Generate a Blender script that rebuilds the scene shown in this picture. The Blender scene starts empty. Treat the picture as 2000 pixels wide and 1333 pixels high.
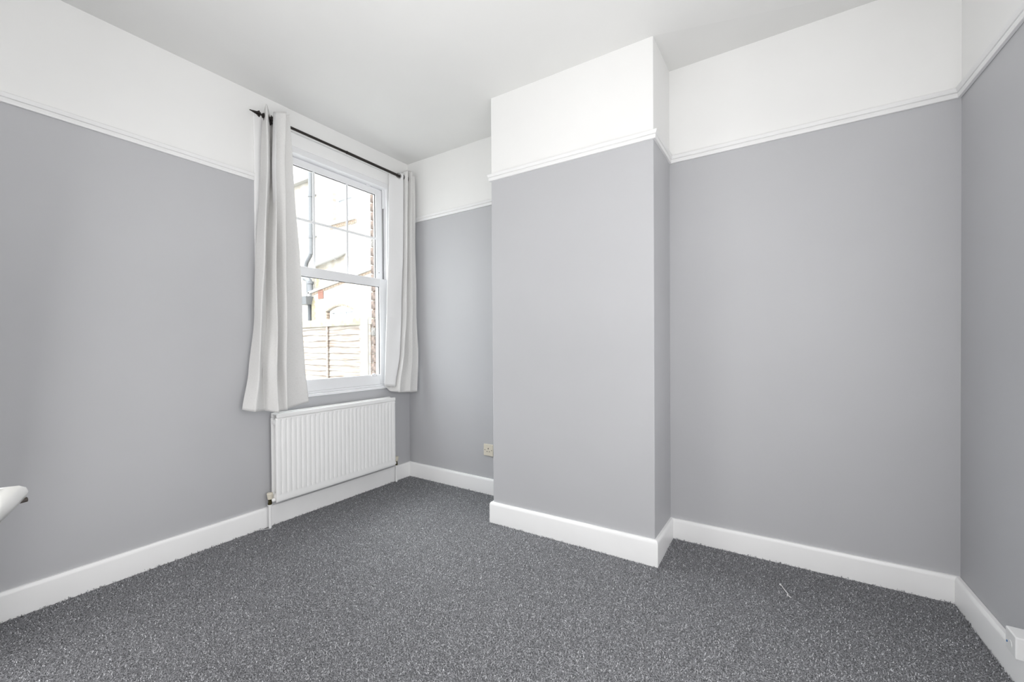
import bpy, bmesh, math, random
import numpy as np
from mathutils import Vector, Matrix

random.seed(4)
rng = np.random.default_rng(4)
scene = bpy.context.scene
COL = scene.collection

# ------------------------------------------------------------------ camera
cam_d = bpy.data.cameras.new('camera')
cam = bpy.data.objects.new('camera', cam_d)
COL.objects.link(cam)
cam_d.sensor_fit = 'HORIZONTAL'
cam_d.sensor_width = 36.0
cam_d.lens = 809.4 / 2000 * 36.0
cam_d.shift_y = 0.0072
cam_d.clip_start = 0.02
cam_d.clip_end = 300
yaw, pitch, roll = 0.5708, -0.0083, -0.0066
fw = Vector((-math.sin(yaw) * math.cos(pitch), math.cos(yaw) * math.cos(pitch), math.sin(pitch)))
rt = Vector((math.cos(yaw), math.sin(yaw), 0))
up = rt.cross(fw)
R2 = rt * math.cos(roll) + up * math.sin(roll)
U2 = -rt * math.sin(roll) + up * math.cos(roll)
M = Matrix.Identity(4)
for i in range(3):
    M[i][0], M[i][1], M[i][2] = R2[i], U2[i], -fw[i]
M[0][3], M[1][3], M[2][3] = 2.6508, 0.1557, 1.1076
cam.matrix_world = M
scene.camera = cam

# ------------------------------------------------------------------ world, lights, exposure
world = bpy.data.worlds.new('world')
scene.world = world
world.use_nodes = True
bg = world.node_tree.nodes['Background']
bg.inputs[1].default_value = 6.9
# overcast sky, three times brighter at the zenith than at the horizon
_nt = world.node_tree
_tc = _nt.nodes.new('ShaderNodeTexCoord')
_sp = _nt.nodes.new('ShaderNodeSeparateXYZ')
_nt.links.new(_tc.outputs['Generated'], _sp.inputs[0])
_cr = _nt.nodes.new('ShaderNodeValToRGB')
_cr.color_ramp.elements[0].position = 0.0
_cr.color_ramp.elements[0].color = (0.315, 0.325, 0.335, 1)
_cr.color_ramp.elements[1].position = 1.0
_cr.color_ramp.elements[1].color = (0.94, 0.97, 1.0, 1)
_nt.links.new(_sp.outputs[2], _cr.inputs[0])
_nt.links.new(_cr.outputs[0], bg.inputs[0])


def area(name, loc, target, sx, sy, power, col=(1, 1, 1)):
    d = bpy.data.lights.new(name, 'AREA')
    d.shape = 'RECTANGLE'
    d.size, d.size_y = sx, sy
    d.energy = power
    d.color = col
    o = bpy.data.objects.new(name, d)
    COL.objects.link(o)
    o.location = loc
    o.rotation_euler = (Vector(target) - Vector(loc)).to_track_quat('-Z', 'Y').to_euler()
    return o


# hazy sun behind thin cloud, high beyond the garden
_sd = bpy.data.lights.new('hazy_sun', 'SUN')
_sd.energy = 1.6
_sd.angle = math.radians(34)
_sd.color = (1.0, 0.985, 0.96)
_so = bpy.data.objects.new('hazy_sun', _sd)
COL.objects.link(_so)
_so.rotation_euler = Vector((1.0, -0.12, -1.15)).to_track_quat('-Z', 'Y').to_euler()

# added fill lights, out of view: a ceiling bounce and large panels facing the room
area('ceiling_bounce_fill', (2.0, 0.6, 1.3), (2.0, 0.8, 2.65), 0.8, 0.8, 7.5, (1.0, 0.99, 0.98))
area('near_left_fill', (0.85, 0.08, 1.0), (2.1, 2.4, 0.75), 1.1, 1.7, 11.5, (1.0, 0.99, 0.98))
area('right_side_fill', (3.29, 0.95, 0.95), (0.0, 1.45, 0.6), 1.6, 1.7, 25, (1.0, 0.99, 0.98))
area('near_wall_fill', (2.95, 0.0, 1.1), (2.85, 2.6, 0.9), 0.6, 1.6, 7, (1.0, 0.99, 0.98))

vs = scene.view_settings
vs.view_transform = 'Standard'
vs.look = 'None'
vs.exposure = 0.65
vs.gamma = 1.0
vs.use_curve_mapping = False
scene.cycles.max_bounces = 14
scene.cycles.diffuse_bounces = 10
scene.cycles.transparent_max_bounces = 16
scene.cycles.sample_clamp_indirect = 8


# ------------------------------------------------------------------ helpers
def new_mat(name, col, rough=0.6, metal=0.0, spec=0.5):
    m = bpy.data.materials.new(name)
    m.use_nodes = True
    b = m.node_tree.nodes['Principled BSDF']
    b.inputs['Base Color'].default_value = (*col, 1)
    b.inputs['Roughness'].default_value = rough
    b.inputs['Metallic'].default_value = metal
    b.inputs['Specular IOR Level'].default_value = spec
    return m


def nodes_of(m):
    nt = m.node_tree
    return nt, nt.nodes, nt.links, nt.nodes['Principled BSDF']


def add_noise(m, c1, c2, scale=20, detail=4, lo=0.35, hi=0.65, bump=0.0, bscale=None, bdist=0.002, stretch=None):
    nt, N, L, b = nodes_of(m)
    tc = N.new('ShaderNodeTexCoord')
    src = tc.outputs['Object']
    if stretch:
        mp = N.new('ShaderNodeMapping')
        mp.inputs['Scale'].default_value = stretch
        L.new(src, mp.inputs[0])
        src = mp.outputs[0]
    n = N.new('ShaderNodeTexNoise')
    n.inputs['Scale'].default_value = scale
    n.inputs['Detail'].default_value = detail
    L.new(src, n.inputs['Vector'])
    r = N.new('ShaderNodeValToRGB')
    r.color_ramp.elements[0].position = lo
    r.color_ramp.elements[1].position = hi
    r.color_ramp.elements[0].color = (*c1, 1)
    r.color_ramp.elements[1].color = (*c2, 1)
    L.new(n.outputs[0], r.inputs[0])
    L.new(r.outputs[0], b.inputs['Base Color'])
    if bump:
        n2 = N.new('ShaderNodeTexNoise')
        n2.inputs['Scale'].default_value = bscale or scale
        n2.inputs['Detail'].default_value = 3
        L.new(src, n2.inputs['Vector'])
        bp = N.new('ShaderNodeBump')
        bp.inputs['Strength'].default_value = bump
        bp.inputs['Distance'].default_value = bdist
        L.new(n2.outputs[0], bp.inputs['Height'])
        L.new(bp.outputs[0], b.inputs['Normal'])
    return m


def vary(c, k):
    return tuple(x * k for x in c)


class MB:
    """collects shapes, builds one mesh object"""

    def __init__(s):
        s.bm = bmesh.new()

    def box(s, x0, x1, y0, y1, z0, z1, mi=0):
        v = [s.bm.verts.new(p) for p in ((x0, y0, z0), (x1, y0, z0), (x1, y1, z0), (x0, y1, z0),
                                         (x0, y0, z1), (x1, y0, z1), (x1, y1, z1), (x0, y1, z1))]
        for f in ((0, 3, 2, 1), (4, 5, 6, 7), (0, 1, 5, 4), (1, 2, 6, 5), (2, 3, 7, 6), (3, 0, 4, 7)):
            fc = s.bm.faces.new([v[i] for i in f])
            fc.material_index = mi
        return v

    def hexa(s, pts, mi=0):
        v = [s.bm.verts.new(p) for p in pts]
        for f in ((0, 3, 2, 1), (4, 5, 6, 7), (0, 1, 5, 4), (1, 2, 6, 5), (2, 3, 7, 6), (3, 0, 4, 7)):
            s.bm.faces.new([v[i] for i in f]).material_index = mi

    def poly(s, pts, mi=0):
        f = s.bm.faces.new([s.bm.verts.new(p) for p in pts])
        f.material_index = mi
        return f

    def prism(s, pts, d):
        """pts: closed outline, d: extrusion vector"""
        d = Vector(d)
        a = [s.bm.verts.new(p) for p in pts]
        b = [s.bm.verts.new(Vector(p) + d) for p in pts]
        n = len(pts)
        s.bm.faces.new(a)
        s.bm.faces.new(b[::-1])
        for i in range(n):
            s.bm.faces.new((a[i], b[i], b[(i + 1) % n], a[(i + 1) % n]))

    def tube(s, path, r, seg=16, cap=True):
        path = [Vector(p) for p in path]
        rs = r if isinstance(r, (list, tuple)) else [r] * len(path)
        rings = []
        n = len(path)
        prev = None
        for i, p in enumerate(path):
            t = (path[min(i + 1, n - 1)] - path[max(i - 1, 0)]).normalized()
            if prev is None:
                a = Vector((0, 0, 1)) if abs(t.z) < 0.9 else Vector((1, 0, 0))
                u = t.cross(a).normalized()
            else:
                u = (prev - t * prev.dot(t)).normalized()
            prev = u
            w = t.cross(u)
            rings.append([s.bm.verts.new(p + (u * math.cos(k * 2 * math.pi / seg) + w * math.sin(k * 2 * math.pi / seg)) * rs[i]) for k in range(seg)])
        for i in range(n - 1):
            for k in range(seg):
                s.bm.faces.new((rings[i][k], rings[i][(k + 1) % seg], rings[i + 1][(k + 1) % seg], rings[i + 1][k]))
        if cap:
            s.bm.faces.new(rings[0][::-1])
            s.bm.faces.new(rings[-1])

    def torus(s, c, nrm, R, r, seg=32, ring=10, flat=1.0):
        c = Vector(c)
        nrm = Vector(nrm).normalized()
        a = Vector((0, 0, 1))
        u = nrm.cross(a).normalized()
        w = nrm.cross(u)
        g = []
        for i in range(seg):
            t = i * 2 * math.pi / seg
            d = u * math.cos(t) + w * math.sin(t)
            g.append([s.bm.verts.new(c + d * (R + r * math.cos(k * 2 * math.pi / ring)) + nrm * r * flat * math.sin(k * 2 * math.pi / ring)) for k in range(ring)])
        for i in range(seg):
            for k in range(ring):
                s.bm.faces.new((g[i][k], g[(i + 1) % seg][k], g[(i + 1) % seg][(k + 1) % ring], g[i][(k + 1) % ring]))

    def build(s, name, mats, parent=None, smooth=False, bevel=0, bseg=2):
        bmesh.ops.recalc_face_normals(s.bm, faces=s.bm.faces[:])
        me = bpy.data.meshes.new(name)
        s.bm.to_mesh(me)
        s.bm.free()
        o = bpy.data.objects.new(name, me)
        COL.objects.link(o)
        for m in (mats if isinstance(mats, (list, tuple)) else [mats]):
            me.materials.append(m)
        if smooth:
            me.polygons.foreach_set('use_smooth', [True] * len(me.polygons))
            if smooth == 'auto':
                me.set_sharp_from_angle(angle=math.radians(35))
        if bevel:
            md = o.modifiers.new('bevel', 'BEVEL')
            md.width = bevel
            md.segments = bseg
            md.limit_method = 'ANGLE'
        if parent:
            o.parent = parent
        return o


def empty(name, loc=(0, 0, 0)):
    o = bpy.data.objects.new(name, None)
    o.empty_display_size = 0.1
    COL.objects.link(o)
    o.location = loc
    return o


def tag(o, label, cat, group=None, kind=None):
    o['label'] = label
    o['category'] = cat
    if group:
        o['group'] = group
    if kind:
        o['kind'] = kind
    return o


def structure(o, label=None, cat=None):
    o['kind'] = 'structure'
    if label:
        o['label'] = label
    if cat:
        o['category'] = cat
    return o


def sub(parent, o):
    o.parent = parent
    return o


# ------------------------------------------------------------------ materials
def wall_paint(name, col, rough=0.55):
    m = new_mat(name, col, rough, 0, 0.35)
    add_noise(m, vary(col, 0.975), vary(col, 1.02), 1.6, 4, 0.3, 0.7, 0.12, 260, 0.0008)
    return m


GREY = wall_paint('grey_wall_paint', (0.490, 0.493, 0.509))
WHITE = wall_paint('white_wall_paint', (0.83, 0.83, 0.823), 0.7)
CEIL = wall_paint('ceiling_paint', (0.73, 0.73, 0.72), 0.85)
GLOSS = new_mat('white_gloss_paint', (0.82, 0.82, 0.82), 0.32)
add_noise(GLOSS, (0.895, 0.895, 0.895), (0.915, 0.915, 0.915), 6, 3, 0.3, 0.7, 0.08, 60, 0.001)
RAILP = new_mat('picture_rail_paint', (0.80, 0.80, 0.80), 0.4)
add_noise(RAILP, (0.785, 0.785, 0.785), (0.81, 0.81, 0.81), 6, 3, 0.3, 0.7, 0.08, 60, 0.001)
UPVC = new_mat('white_upvc', (0.84, 0.845, 0.86), 0.25)
RADW = new_mat('radiator_enamel', (0.89, 0.89, 0.885), 0.28)
DARKMET = new_mat('dark_bronze_metal', (0.035, 0.030, 0.028), 0.42, 0.6)
RUBBER = new_mat('grey_gasket', (0.05, 0.05, 0.055), 0.6)
CREAMP = new_mat('cream_plastic', (0.74, 0.69, 0.58), 0.35)
WHITEP = new_mat('white_plastic', (0.84, 0.84, 0.84), 0.35)
CHROME = new_mat('chrome', (0.82, 0.82, 0.83), 0.14, 1.0)
SATIN = new_mat('satin_nickel', (0.85, 0.85, 0.83), 0.35, 0.9)
EYEM = new_mat('dull_eyelet_metal', (0.30, 0.29, 0.285), 0.35, 1.0)
BRASS = new_mat('tarnished_brass', (0.10, 0.085, 0.04), 0.35, 0.9)
BLACK = new_mat('black_hole', (0.02, 0.015, 0.012), 0.7)
BLUE = new_mat('blue_plastic', (0.03, 0.16, 0.42), 0.4)

GLASS = bpy.data.materials.new('window_glass')
GLASS.use_nodes = True
nt = GLASS.node_tree
nt.nodes.clear()
out = nt.nodes.new('ShaderNodeOutputMaterial')
mix = nt.nodes.new('ShaderNodeMixShader')
tr = nt.nodes.new('ShaderNodeBsdfTransparent')
tr.inputs[0].default_value = (0.96, 0.975, 0.97, 1)
gl = nt.nodes.new('ShaderNodeBsdfGlossy')
gl.inputs['Roughness'].default_value = 0.02
lw = nt.nodes.new('ShaderNodeLayerWeight')
lw.inputs[0].default_value = 0.5
pw = nt.nodes.new('ShaderNodeMath')
pw.operation = 'POWER'
pw.inputs[1].default_value = 5.0
nt.links.new(lw.outputs['Facing'], pw.inputs[0])
sc_ = nt.nodes.new('ShaderNodeMath')
sc_.operation = 'MULTIPLY_ADD'
sc_.inputs[1].default_value = 0.5
sc_.inputs[2].default_value = 0.03
nt.links.new(pw.outputs[0], sc_.inputs[0])
nt.links.new(sc_.outputs[0], mix.inputs[0])
nt.links.new(tr.outputs[0], mix.inputs[1])
nt.links.new(gl.outputs[0], mix.inputs[2])
nt.links.new(mix.outputs[0], out.inputs[0])


def cloth_mat(name, c1, c2, transl, weave=True):
    m = new_mat(name, c1, 0.9, 0, 0.15)
    nt, N, L, b = nodes_of(m)
    uv = N.new('ShaderNodeUVMap')
    hs = []
    for sc in ((1400, 60, 1), (60, 1400, 1)):
        mp = N.new('ShaderNodeMapping')
        mp.inputs['Scale'].default_value = sc
        L.new(uv.outputs[0], mp.inputs[0])
        n = N.new('ShaderNodeTexNoise')
        n.inputs['Scale'].default_value = 1.0
        n.inputs['Detail'].default_value = 3
        L.new(mp.outputs[0], n.inputs['Vector'])
        hs.append(n)
    ad = N.new('ShaderNodeMath')
    ad.operation = 'ADD'
    L.new(hs[0].outputs[0], ad.inputs[0])
    L.new(hs[1].outputs[0], ad.inputs[1])
    r = N.new('ShaderNodeValToRGB')
    r.color_ramp.elements[0].position = 0.70
    r.color_ramp.elements[1].position = 1.25
    r.color_ramp.elements[0].color = (*c2, 1)
    r.color_ramp.elements[1].color = (*c1, 1)
    L.new(ad.outputs[0], r.inputs[0])
    L.new(r.outputs[0], b.inputs['Base Color'])
    bp = N.new('ShaderNodeBump')
    bp.inputs['Strength'].default_value = 0.25 if weave else 0.05
    bp.inputs['Distance'].default_value = 0.001
    L.new(ad.outputs[0], bp.inputs['Height'])
    L.new(bp.outputs[0], b.inputs['Normal'])
    tl = N.new('ShaderNodeBsdfTranslucent')
    tl.inputs[0].default_value = (*vary(c1, 0.95), 1)
    mx = N.new('ShaderNodeMixShader')
    mx.inputs[0].default_value = transl
    L.new(b.outputs[0], mx.inputs[1])
    L.new(tl.outputs[0], mx.inputs[2])
    L.new(mx.outputs[0], N['Material Output'].inputs[0])
    return m


LINEN = cloth_mat('grey_linen', (0.82, 0.815, 0.805), (0.68, 0.675, 0.665), 0.14)
LINING = cloth_mat('white_lining', (0.84, 0.84, 0.845), (0.80, 0.80, 0.80), 0.15, False)

# carpet base
CARP = new_mat('carpet_base', (0.06, 0.06, 0.065), 0.95, 0, 0.1)
nt, N, L, b = nodes_of(CARP)
tc = N.new('ShaderNodeTexCoord')
n1 = N.new('ShaderNodeTexNoise')
n1.inputs['Scale'].default_value = 190
n1.inputs['Detail'].default_value = 5
n1.inputs['Roughness'].default_value = 0.75
L.new(tc.outputs['Object'], n1.inputs['Vector'])
rr = N.new('ShaderNodeValToRGB')
rr.color_ramp.elements[0].position = 0.40
rr.color_ramp.elements[0].color = (0.05, 0.051, 0.055, 1)
rr.color_ramp.elements[1].position = 0.64
rr.color_ramp.elements[1].color = (0.45, 0.455, 0.475, 1)
L.new(n1.outputs[0], rr.inputs[0])
L.new(rr.outputs[0], b.inputs['Base Color'])
bp = N.new('ShaderNodeBump')
bp.inputs['Strength'].default_value = 0.8
bp.inputs['Distance'].default_value = 0.004
L.new(n1.outputs[0], bp.inputs['Height'])
L.new(bp.outputs[0], b.inputs['Normal'])

PILE = new_mat('carpet_fibre', (0.15, 0.15, 0.16), 0.85, 0, 0.2)
nt, N, L, b = nodes_of(PILE)
at = N.new('ShaderNodeAttribute')
at.attribute_name = 'shade'
rr = N.new('ShaderNodeValToRGB')
rr.color_ramp.elements[0].position = 0.0
rr.color_ramp.elements[0].color = (0.09, 0.092, 0.098, 1)
rr.color_ramp.elements[1].position = 1.0
rr.color_ramp.elements[1].color = (0.82, 0.83, 0.86, 1)
e = rr.color_ramp.elements.new(0.55)
e.color = (0.31, 0.313, 0.33, 1)
e = rr.color_ramp.elements.new(0.85)
e.color = (0.58, 0.585, 0.61, 1)
L.new(at.outputs['Fac'], rr.inputs[0])
L.new(rr.outputs[0], b.inputs['Base Color'])


def brick_mat(name, c1, c2, mortar, axis='XZ', scale=1.0, bump=0.5, stain=None):
    m = new_mat(name, c1, 0.9, 0, 0.2)
    nt, N, L, b = nodes_of(m)
    tc = N.new('ShaderNodeTexCoord')
    sp = N.new('ShaderNodeSeparateXYZ')
    L.new(tc.outputs['Object'], sp.inputs[0])
    cb = N.new('ShaderNodeCombineXYZ')
    L.new(sp.outputs[0 if axis == 'XZ' else 1], cb.inputs[0])
    L.new(sp.outputs[2], cb.inputs[1])
    br = N.new('ShaderNodeTexBrick')
    br.inputs['Color1'].default_value = (*c1, 1)
    br.inputs['Color2'].default_value = (*c2, 1)
    br.inputs['Mortar'].default_value = (*mortar, 1)
    br.inputs['Scale'].default_value = 1.0
    br.inputs['Brick Width'].default_value = 0.225 * scale
    br.inputs['Row Height'].default_value = 0.075 * scale
    br.inputs['Mortar Size'].default_value = 0.006 * scale
    br.inputs['Bias'].default_value = -0.2
    L.new(cb.outputs[0], br.inputs['Vector'])
    n = N.new('ShaderNodeTexNoise')
    n.inputs['Scale'].default_value = 3.5
    n.inputs['Detail'].default_value = 8
    L.new(tc.outputs['Object'], n.inputs['Vector'])
    rr = N.new('ShaderNodeValToRGB')
    rr.color_ramp.elements[0].position = 0.3
    rr.color_ramp.elements[0].color = (0.72, 0.66, 0.58, 1)
    rr.color_ramp.elements[1].position = 0.6
    rr.color_ramp.elements[1].color = (1, 1, 1, 1)
    L.new(n.outputs[0], rr.inputs[0])
    mx = N.new('ShaderNodeMix')
    mx.data_type = 'RGBA'
    mx.blend_type = 'MULTIPLY'
    mx.inputs[0].default_value = 0.8
    L.new(br.outputs['Color'], mx.inputs[6])
    L.new(rr.outputs[0], mx.inputs[7])
    L.new(mx.outputs[2], b.inputs['Base Color'])
    bp = N.new('ShaderNodeBump')
    bp.invert = True
    bp.inputs['Strength'].default_value = bump
    bp.inputs['Distance'].default_value = 0.02
    L.new(br.outputs['Fac'], bp.inputs['Height'])
    L.new(bp.outputs[0], b.inputs['Normal'])
    return m


STOCK = brick_mat('pale_stock_brick', (0.477, 0.452, 0.413), (0.376, 0.346, 0.301), (0.455, 0.443, 0.420))
STOCKY = brick_mat('pale_stock_brick_side', (0.477, 0.452, 0.413), (0.376, 0.346, 0.301), (0.455, 0.443, 0.420), 'YZ')
OWNB = brick_mat('own_brick', (0.30, 0.22, 0.17), (0.24, 0.2, 0.18), (0.4, 0.38, 0.34), 'YZ')
OCHRE = add_noise(new_mat('ochre_brick', (0.532, 0.408, 0.257), 0.9), (0.294, 0.279, 0.163), (0.399, 0.332, 0.249), 9, 6)
WOOD = add_noise(new_mat('weathered_larch', (0.559, 0.490, 0.420), 0.85), (0.253, 0.199, 0.164), (0.437, 0.402, 0.367), 3.0, 7, 0.30, 0.62, 0.4, 5, 0.004, (1.2, 1, 14))
CAPW = add_noise(new_mat('mossy_timber', (0.475, 0.475, 0.373), 0.9), (0.283, 0.283, 0.208), (0.417, 0.397, 0.342), 9, 6, 0.35, 0.6)
CONC = add_noise(new_mat('pale_concrete', (0.734, 0.734, 0.726), 0.9), (0.567, 0.567, 0.561), (0.645, 0.645, 0.638), 12, 5)
PIPEG = new_mat('grey_painted_pipe', (0.165, 0.170, 0.180), 0.45)
PIPED = new_mat('dark_grey_iron', (0.091, 0.096, 0.106), 0.5)
PIPEL = new_mat('pale_grey_pipe', (0.409, 0.402, 0.394), 0.5)
SLATE = add_noise(new_mat('slate', (0.347, 0.353, 0.367), 0.7), (0.278, 0.285, 0.300), (0.417, 0.423, 0.444), 14, 4)
TERRA = new_mat('terracotta', (0.290, 0.138, 0.103), 0.8)
ORANGEB = add_noise(new_mat('orange_arch_brick', (0.578, 0.399, 0.276), 0.9), (0.304, 0.227, 0.173), (0.418, 0.336, 0.266), 18, 4)
ROWN = new_mat('reveal_brick_brown', (0.197, 0.148, 0.123), 0.9)
add_noise(ROWN, (0.128, 0.099, 0.088), (0.325, 0.246, 0.207), 30, 6, 0.35, 0.7, 0.6, 90, 0.003)
RGREY = new_mat('reveal_brick_grey', (0.226, 0.207, 0.197), 0.9)
add_noise(RGREY, (0.148, 0.144, 0.138), (0.355, 0.325, 0.306), 34, 6, 0.35, 0.7, 0.6, 90, 0.003)
MORTAR = add_noise(new_mat('mortar', (0.306, 0.292, 0.272), 0.95), (0.245, 0.231, 0.218), (0.340, 0.326, 0.306), 40, 4)
GRND = add_noise(new_mat('garden_paving', (0.310, 0.303, 0.290), 0.95), (0.248, 0.242, 0.228), (0.345, 0.338, 0.318), 6, 6)
DOORW = new_mat('white_door_paint', (0.8, 0.8, 0.8), 0.35)
DARKGL = new_mat('dark_window_pane', (0.353, 0.373, 0.401), 0.08, 0, 0.8)

# ------------------------------------------------------------------ room plan (metres)
YB = 2.657            # alcove wall beside the window
A = (1.152, 2.264)
B = (2.132, 2.274)
Cc = (2.130, 2.642)
Rr = (3.297, 2.645)
RW = (3.389, -0.02)   # right wall, near end
YN = -0.02            # near wall
ZR = dict(left=2.106, alcove=2.137, chim=2.125, back=2.131, right=2.131)
ZC = dict(L=2.647, A=2.637, B=2.633, C=2.661, R=2.661, A2=2.641, N=2.632, RN=2.655)


def wall_seg(name, p, q, z0p, z0q, zrp, zrq, ztp, ztq, n, thick=0.12):
    """wall slab, grey up to the picture rail, white above; n = unit vector into the wall body"""
    m = MB()
    zr0, zr1 = zrp + 0.02, zrq + 0.02
    for (a0, a1, c0, c1, mi) in ((z0p, z0q, zr0, zr1, 0), (zr0, zr1, ztp, ztq, 1)):
        o = Vector((n[0], n[1])) * thick
        pts = [(p[0], p[1], a0), (q[0], q[1], a1), (q[0] + o.x, q[1] + o.y, a1), (p[0] + o.x, p[1] + o.y, a0),
               (p[0], p[1], c0), (q[0], q[1], c1), (q[0] + o.x, q[1] + o.y, c1), (p[0] + o.x, p[1] + o.y, c0)]
        m.hexa(pts, mi)
    return structure(m.build(name, [GREY, WHITE]))


# window opening in the left wall
WY0, WY1, WZ0, WZ1 = 1.515, 2.462, 0.768, 2.505
TW = 0.13   # inner leaf with plaster, brick outer leaf beyond
m = MB()
X0, X1 = -TW, 0.0
zr = ZR['left'] + 0.02
for (y0, y1, z0, z1, mi) in ((YN - .1, WY0, 0, zr, 0), (YN - .1, WY0, zr, 2.72, 1),
                             (WY1, YB + .12, 0, zr, 0), (WY1, YB + .12, zr, 2.72, 1),
                             (WY0, WY1, 0, WZ0, 0), (WY0, WY1, WZ1, 2.72, 1)):
    m.box(X0, X1, y0, y1, z0, z1, mi)
wl = structure(m.build('wall_left', [GREY, WHITE]))
# outer leaf with the recessed reveal
RV0, RV1 = 1.50, 2.470
m = MB()
for (y0, y1, z0, z1) in ((YN - .1, RV0, -0.25, 6.5), (RV1 + .008, 4.4, -0.25, 6.5), (RV0, RV1 + .008, -0.25, 0.74), (RV0, RV1 + .008, 2.45, 6.5)):
    m.box(-0.235, -TW - .001, y0, y1, z0, z1)
o = m.build('outer_leaf', OWNB, wl)
# individually laid bricks of the outer reveal, right of the window
zb = 0.745
k = 0
bmeshes = []
for (d, mt_) in ((0.100, ROWN), (0.052, RGREY), (0.100, RGREY), (0.052, ROWN)):
    mm = MB()
    mm.box(-0.247, -0.247 + d, 2.466, 2.55, 0, 0.065)
    ob = mm.build('brick', mt_, wl, bevel=0.004)
    bmeshes.append(ob)
proto_used = [False] * 4
while zb < 2.44:
    i = (k * 2) % 4 if (k * 7 + 3) % 5 else (k * 2 + 1) % 4
    if k % 2:
        i = (i + 1) % 4
    ob = bmeshes[i]
    if proto_used[i]:
        ob = bmeshes[i].copy()
        COL.objects.link(ob)
        ob.parent = wl
    proto_used[i] = True
    ob.location = (random.uniform(-.003, .003), random.uniform(-.003, .002), zb)
    k += 1
    zb += 0.075
for i, u_ in enumerate(proto_used):
    if not u_:
        bpy.data.objects.remove(bmeshes[i])

wall_seg('wall_back_left', (-0.02, YB), (A[0] + .02, 2.648), 0, 0, ZR['alcove'], ZR['alcove'], 2.72, 2.72, (0, 1))
# chimney breast: one projecting block
m = MB()
zr = ZR['chim'] + 0.02
for (z0, z1, mi) in ((0, zr, 0), (zr, 2.72, 1)):
    m.hexa([(A[0], A[1], z0), (B[0], B[1], z0), (Cc[0], 2.70, z0), (A[0], 2.70, z0),
            (A[0], A[1], z1), (B[0], B[1], z1), (Cc[0], 2.70, z1), (A[0], 2.70, z1)], mi)
cb = structure(m.build('wall_chimney_breast', [GREY, WHITE], bevel=0.004))
wall_seg('wall_back_right', (Cc[0] - .02, Cc[1]), (Rr[0] + .05, Rr[1]), 0, 0, ZR['back'], ZR['back'], 2.72, 2.72, (0, 1))
wall_seg('wall_right', (Rr[0] - .0, Rr[1] + .05), RW, 0, 0, ZR['right'], ZR['right'], 2.72, 2.72, (1, 0.034))

# near wall with the doorway the door stands ajar in
DX0, DX1, DZ = 1.34, 2.13, 2.0
m = MB()
zr = 2.15
for (x0, x1, z0, z1, mi) in ((-.1, DX0, 0, zr, 0), (-.1, DX0, zr, 2.72, 1), (DX1, 3.5, 0, zr, 0), (DX1, 3.5, zr, 2.72, 1),
                             (DX0, DX1, DZ, zr, 0), (DX0, DX1, zr, 2.72, 1)):
    m.box(x0, x1, YN - .1, YN, z0, z1, mi)
structure(m.build('wall_front', [GREY, WHITE]))
# unseen hallway box, added to keep sky light from leaking past the door
m = MB()
m.box(1.0, 1.05, -1.3, YN - .1, 0, 2.6)
m.box(2.45, 2.5, -1.3, YN - .1, 0, 2.6)
m.box(1.0, 2.5, -1.35, -1.3, 0, 2.6)
m.box(1.0, 2.5, -1.35, YN - .1, 2.6, 2.65)
structure(m.build('hallway_light_block', WHITE))

# ceiling following the slightly uneven corners
m = MB()
bm = m.bm
P = [(-.13, YN - .1, ZC['N']), (-.13, YB + .0, ZC['L']), (A[0], YB, ZC['A2']), (A[0], A[1], ZC['A']),
     (B[0], B[1], ZC['B']), (Cc[0], Cc[1] + .03, ZC['C']), (Rr[0] + .1, Rr[1] + .03, ZC['R']), (RW[0] + .1, YN - .1, ZC['RN'])]
V = [bm.verts.new(p) for p in P]
for f in ((0, 1, 2, 3), (0, 3, 4, 7), (4, 5, 6, 7)):
    ff = bm.faces.new([V[i] for i in f])
ext = bmesh.ops.extrude_face_region(bm, geom=bm.faces[:])
bmesh.ops.translate(bm, vec=(0, 0, 0.15), verts=[v for v in ext['geom'] if isinstance(v, bmesh.types.BMVert)])
bmesh.ops.triangulate(bm, faces=bm.faces[:])
structure(m.build('ceiling', CEIL))

# floor: carpet backing plus real pile
m = MB()
m.box(-.13, 3.5, -1.35, YB + .1, -0.12, 0.0)
floor = structure(m.build('floor', CARP))
floor['label'] = 'dark grey flecked cut pile carpet covering the whole floor'

# pile fibres (stuff)
NF = 300000
xs, ys = [], []
cnt = 0
while cnt < NF:
    x = rng.uniform(0.012, 3.37, 400000)
    y = rng.uniform(0.02, 2.64, 400000)
    d2 = (x - 2.65) ** 2 + (y - 0.156) ** 2 + 1.1 ** 2
    keep = rng.uniform(0, 1, x.size) < np.minimum(1, (1.9 / d2) ** 0.85)
    keep &= ~((x > A[0] - .012) & (x < B[0] + .012) & (y > A[1] - .012))
    keep &= x < 3.297 + (2.645 - y) * 0.0345 - 0.012
    # nothing in front of the near-left corner is ever in view
    x, y = x[keep], y[keep]
    xs.append(x)
    ys.append(y)
    cnt += x.size
x = np.concatenate(xs)[:NF]
y = np.concatenate(ys)[:NF]
d = np.sqrt((x - 2.65) ** 2 + (y - 0.156) ** 2 + 1.2)
ang = rng.uniform(0, 2 * np.pi, NF)
bend = rng.normal(0, 0.7, NF)
ln = rng.uniform(0.0045, 0.0105, NF)
wd = rng.uniform(0.0009, 0.0016, NF) * (0.75 + 0.25 * d)
hh = rng.uniform(0.0015, 0.006, NF)
edge = np.minimum(np.minimum(x - 0.015, YB - 0.02 - y), 3.28 + (2.645 - y) * 0.034 - x)
edge = np.minimum(edge, np.where((x > A[0] - .05) & (x < B[0] + .05), A[1] - 0.02 - y, 1))
hh = np.where((edge < 0.02) & (rng.uniform(0, 1, NF) < 0.5), hh + rng.uniform(0, 0.007, NF), hh)
NV = 6
co = np.zeros((NF, NV, 3), dtype=np.float32)
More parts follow.
